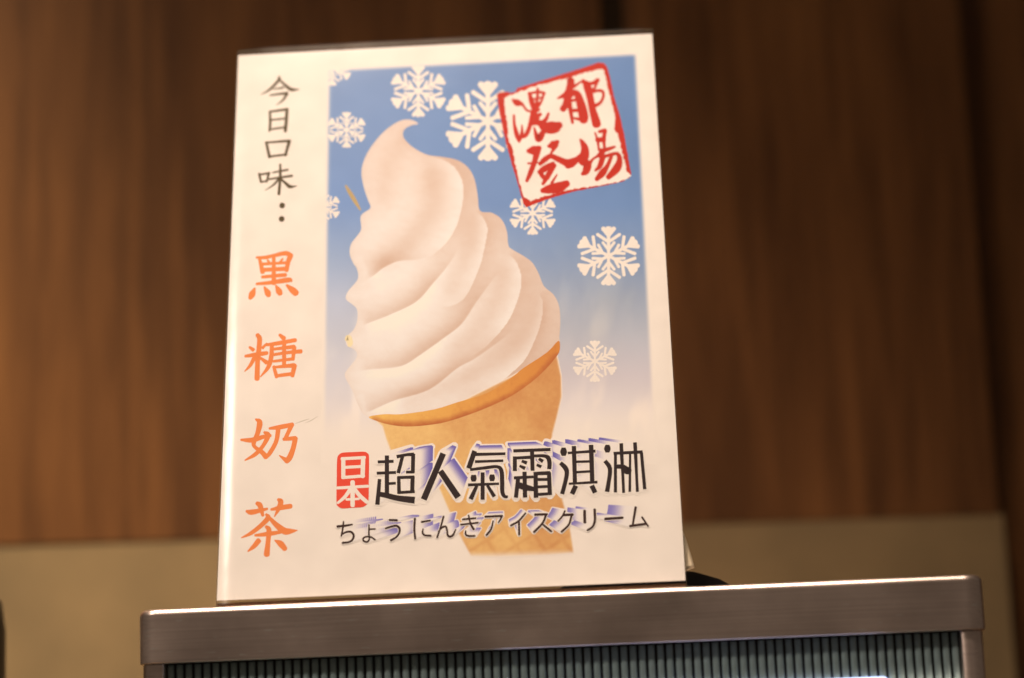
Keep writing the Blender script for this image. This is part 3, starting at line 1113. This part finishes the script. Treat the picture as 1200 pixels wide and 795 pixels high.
# ---- title and reading, with white outline and purple block shadow
TT = lambda s, ox, oy=505, sc=7.95: to_draw(s, ox, oy, sc)
TITLE = [
    TT([[(60, 291, 26), (208, 285, 26)], [(145, 230, 36), (145, 590, 38)], [(50, 396, 26), (230, 389, 26)], [(165, 493, 24), (228, 489, 24)], [(77, 450, 30), (56, 690, 38)], [(75, 590, 42), (150, 606, 46), (250, 630, 50), (405, 648, 60)],
        [(235, 243, 30), (330, 224, 26), (398, 222, 34)], [(390, 215, 34), (386, 395, 34)], [(322, 386, 24), (395, 385, 26)], [(290, 240, 30), (250, 396, 32)],
        [(255, 430, 30), (258, 588, 32)], [(242, 437, 26), (400, 432, 28)], [(385, 425, 36), (380, 582, 36)], [(250, 577, 26), (405, 568, 26)]], 435),
    TT([[(272, 212, 50), (90, 642, 54)], [(245, 375, 50), (412, 622, 56)]], 485),
    TT([[(128, 188, 42), (72, 352, 44)], [(130, 222, 28), (415, 215, 24)], [(130, 289, 24), (395, 280, 22)], [(85, 364, 24), (230, 346, 28), (335, 336, 28), (376, 372, 36), (384, 480, 38), (386, 570, 36), (405, 612, 30), (438, 618, 22)],
        [(118, 412, 40), (118, 445, 52), (118, 475, 34)], [(290, 408, 38), (290, 440, 50), (290, 472, 34)], [(65, 506, 26), (355, 495, 22)], [(202, 388, 34), (202, 645, 36)], [(150, 508, 28), (90, 640, 40)], [(245, 508, 26), (312, 616, 34)]], 540),
    TT([[(50, 189, 28), (398, 176, 28)], [(225, 185, 36), (230, 375, 34)], [(65, 240, 34), (65, 378, 36)], [(65, 256, 26), (215, 248, 28)], [(235, 237, 26), (330, 235, 28), (374, 252, 38), (388, 300, 38), (386, 360, 36)],
        [(128, 283, 24), (178, 302, 32)], [(108, 328, 22), (162, 352, 32)], [(288, 262, 24), (328, 288, 32)], [(268, 318, 24), (312, 338, 28)], [(55, 441, 28), (238, 431, 24)], [(155, 383, 36), (160, 625, 38)], [(96, 440, 36), (75, 626, 36)],
        [(95, 505, 52), (160, 528, 54), (245, 546, 38)], [(258, 385, 36), (262, 627, 40)], [(250, 401, 30), (395, 395, 34)], [(383, 388, 36), (392, 602, 38)], [(265, 456, 26), (380, 455, 26)], [(265, 526, 26), (385, 520, 26)], [(260, 597, 28), (412, 587, 26)]], 595),
    TT([[(122, 158, 34), (122, 198, 58), (122, 236, 34)], [(92, 300, 34), (140, 350, 42), (152, 400, 38), (135, 490, 36), (108, 592, 36)], [(160, 209, 22), (420, 191, 26)], [(218, 143, 38), (228, 495, 36)], [(378, 132, 40), (390, 490, 38)],
        [(235, 291, 22), (380, 287, 22)], [(240, 388, 22), (380, 380, 22)], [(170, 496, 20), (438, 480, 24)], [(236, 512, 42), (200, 592, 42)], [(384, 512, 42), (417, 580, 42)]], 645),
    TT([[(133, 132, 34), (133, 168, 56), (133, 205, 34)], [(110, 282, 34), (150, 335, 38), (157, 390, 36), (145, 480, 36), (130, 572, 40)], [(190, 213, 26), (462, 199, 28)], [(262, 118, 32), (266, 220, 32), (276, 400, 26), (285, 582, 26)],
        [(208, 215, 26), (208, 578, 28)], [(215, 335, 36), (280, 340, 42), (320, 375, 64), (345, 352, 36)], [(345, 212, 20), (342, 572, 24)], [(390, 110, 32), (395, 200, 32), (404, 390, 26), (413, 572, 26)], [(450, 205, 28), (482, 548, 30)]], 695),
]
KA = lambda s: to_draw(s, 390, 590, 13.25)
KB = lambda s: to_draw(s, 460, 590, 13.25)
KC = lambda s: to_draw(s, 530, 590, 13.25)
KD = lambda s: to_draw(s, 600, 585, 13.244)
KE = lambda s: to_draw(s, 680, 580, 13.244)
KANA = [
    KA([[(70, 360, 36), (180, 350, 34), (300, 330, 24)], [(165, 285, 22), (152, 400, 26), (130, 508, 24)], [(130, 492, 22), (200, 450, 28), (280, 445, 32), (322, 500, 32), (300, 570, 30), (240, 605, 30), (150, 615, 32)]]),
    KA([[(560, 335, 24), (558, 490, 26)], [(560, 405, 26), (655, 400, 24)], [(655, 567, 24), (590, 526, 26), (520, 520, 26), (468, 548, 26), (482, 588, 28), (530, 600, 28), (564, 560, 24), (560, 480, 22)]]),
    KA([[(880, 260, 32), (995, 266, 34)], [(815, 392, 26), (900, 365, 32), (980, 350, 34), (1030, 385, 34), (1032, 450, 30), (985, 525, 28), (900, 576, 34)]]),
    KB([[(345, 238, 32), (336, 400, 32), (350, 552, 30)], [(450, 291, 30), (582, 270, 28)], [(472, 400, 20), (465, 460, 28), (500, 498, 30), (592, 506, 30)]]),
    KB([[(790, 205, 28), (742, 380, 26), (690, 532, 28)], [(708, 440, 18), (770, 376, 30), (825, 366, 30), (845, 430, 28), (852, 492, 30), (890, 520, 34), (940, 490, 30), (978, 408, 20)]]),
    KC([[(160, 252, 28), (360, 234, 28)], [(130, 334, 28), (398, 304, 28)], [(250, 188, 24), (282, 320, 28), (330, 406, 36)], [(205, 432, 22), (207, 486, 28), (250, 510, 30), (345, 510, 30)]]),
    KC([[(510, 211, 32), (772, 199, 34)], [(765, 205, 28), (745, 255, 24), (712, 302, 18)], [(632, 278, 22), (602, 400, 28), (530, 496, 32)]]),
    KD([[(208, 222, 26), (100, 345, 30), (-20, 415, 30)], [(106, 345, 30), (110, 556, 32)]]),
    KD([[(355, 246, 36), (542, 240, 34)], [(527, 248, 32), (470, 380, 30), (340, 516, 34)], [(472, 394, 28), (608, 506, 34)]]),
    KD([[(820, 188, 26), (780, 270, 26), (715, 346, 26)], [(800, 252, 36), (942, 245, 40)], [(925, 255, 32), (880, 400, 30), (768, 512, 32)]]),
    KE([[(65, 252, 40), (70, 432, 42)], [(222, 232, 38), (226, 400, 36), (190, 500, 32), (110, 556, 30)]]),
    KE([[(388, 379, 40), (657, 361, 36)]]),
    KE([[(860, 198, 36), (815, 472, 30)], [(772, 491, 36), (1022, 456, 36)], [(958, 352, 28), (1052, 492, 28)]]),
]


def hull(pts):
    P = sorted(set((round(float(p[0]), 4), round(float(p[1]), 4)) for p in pts))

    def half(seq):
        h = []
        for p in seq:
            while len(h) > 1 and (h[-1][0] - h[-2][0]) * (p[1] - h[-2][1]) - (h[-1][1] - h[-2][1]) * (p[0] - h[-2][0]) <= 0:
                h.pop()
            h.append(p)
        return h[:-1]
    return np.array(half(P) + half(P[::-1]))


def block_letter(name, strokes, vp, k, mat, rnd, halo, tone):
    """one raised-looking printed character: white outline, purple block shadow, then the face"""
    vp = np.array(vp, float)
    ch = glyph(name, strokes, 20, mat, poster, rnd)
    # white outline hugging the face and the block
    V, F, Z, off = [], [], [], 0
    seg = 0
    for s_ in strokes:
        c = catmull(s_, 3)
        for i in range(len(c) - 1):
            pts_ = []
            for q in (c[i], c[i + 1]):
                r_ = max(q[2], .3) / 2 + halo
                for kk in range(8):
                    an = math.pi * (kk + .5) / 4
                    p_ = q[:2] + np.array([math.cos(an), math.sin(an)]) * r_ * 1.04
                    pts_ += [p_, p_ + (vp - p_) * k]
            h_ = hull(pts_)
            V.append(h_)
            F.append(tuple(range(off, off + len(h_)))[::-1])
            Z.append(np.full(len(h_), 7.4 + .03 * seg))
            off += len(h_)
            seg += 1
    art('letter_outline', np.vstack(V), F, np.concatenate(Z), M_WHITE, ch)
    # purple block, darkest at the far end, built up slice by slice
    V, F, Z, C, off = [], [], [], [], 0
    dark = np.array(tone, float)
    pale = np.array([246, 222, 200.])
    NS = 16
    for n_ in range(NS):
        t = 1 - n_ / NS
        cc = pale + (dark - pale) * smooth(.30, 1.0, t)
        for i, s_ in enumerate(strokes):
            v, f, _ = stroke_mesh(s_, rnd, -.1)
            V.append(v + (vp - v) * k * t)
            F += [tuple(q + off for q in ff) for ff in f]
            C.append(np.tile(cc, (len(v), 1)))
            Z.append(np.full(len(v), 10 + .5 * n_ + .022 * i))
            off += len(v)
    art('letter_shadow', np.vstack(V), F, np.concatenate(Z), M_PRINT, ch, cols=ink(np.vstack(C)))
    # thin white line between face and block
    V, F, Z, off = [], [], [], 0
    for i, s in enumerate(strokes):
        v, f, _ = stroke_mesh(s, rnd, halo * .55)
        V.append(v)
        F += [tuple(q + off for q in ff) for ff in f]
        Z.append(np.full(len(v), 18.6 + .04 * i))
        off += len(v)
    art('letter_inline', np.vstack(V), F, np.concatenate(Z), M_WHITE, ch)
    return ch


fat = lambda st, k_: [[(p[0], p[1], p[2] * k_) for p in q] for q in st]
for s in TITLE:
    block_letter('title_character', fat(s, 1.1), (574, 494), .24, M_TITLE, False, 2.2, (116, 100, 164))
for s in KANA:
    block_letter('kana_character', fat(s, 1.12), (590, 583), .20, M_KANA, True, 1.3, (140, 122, 174))
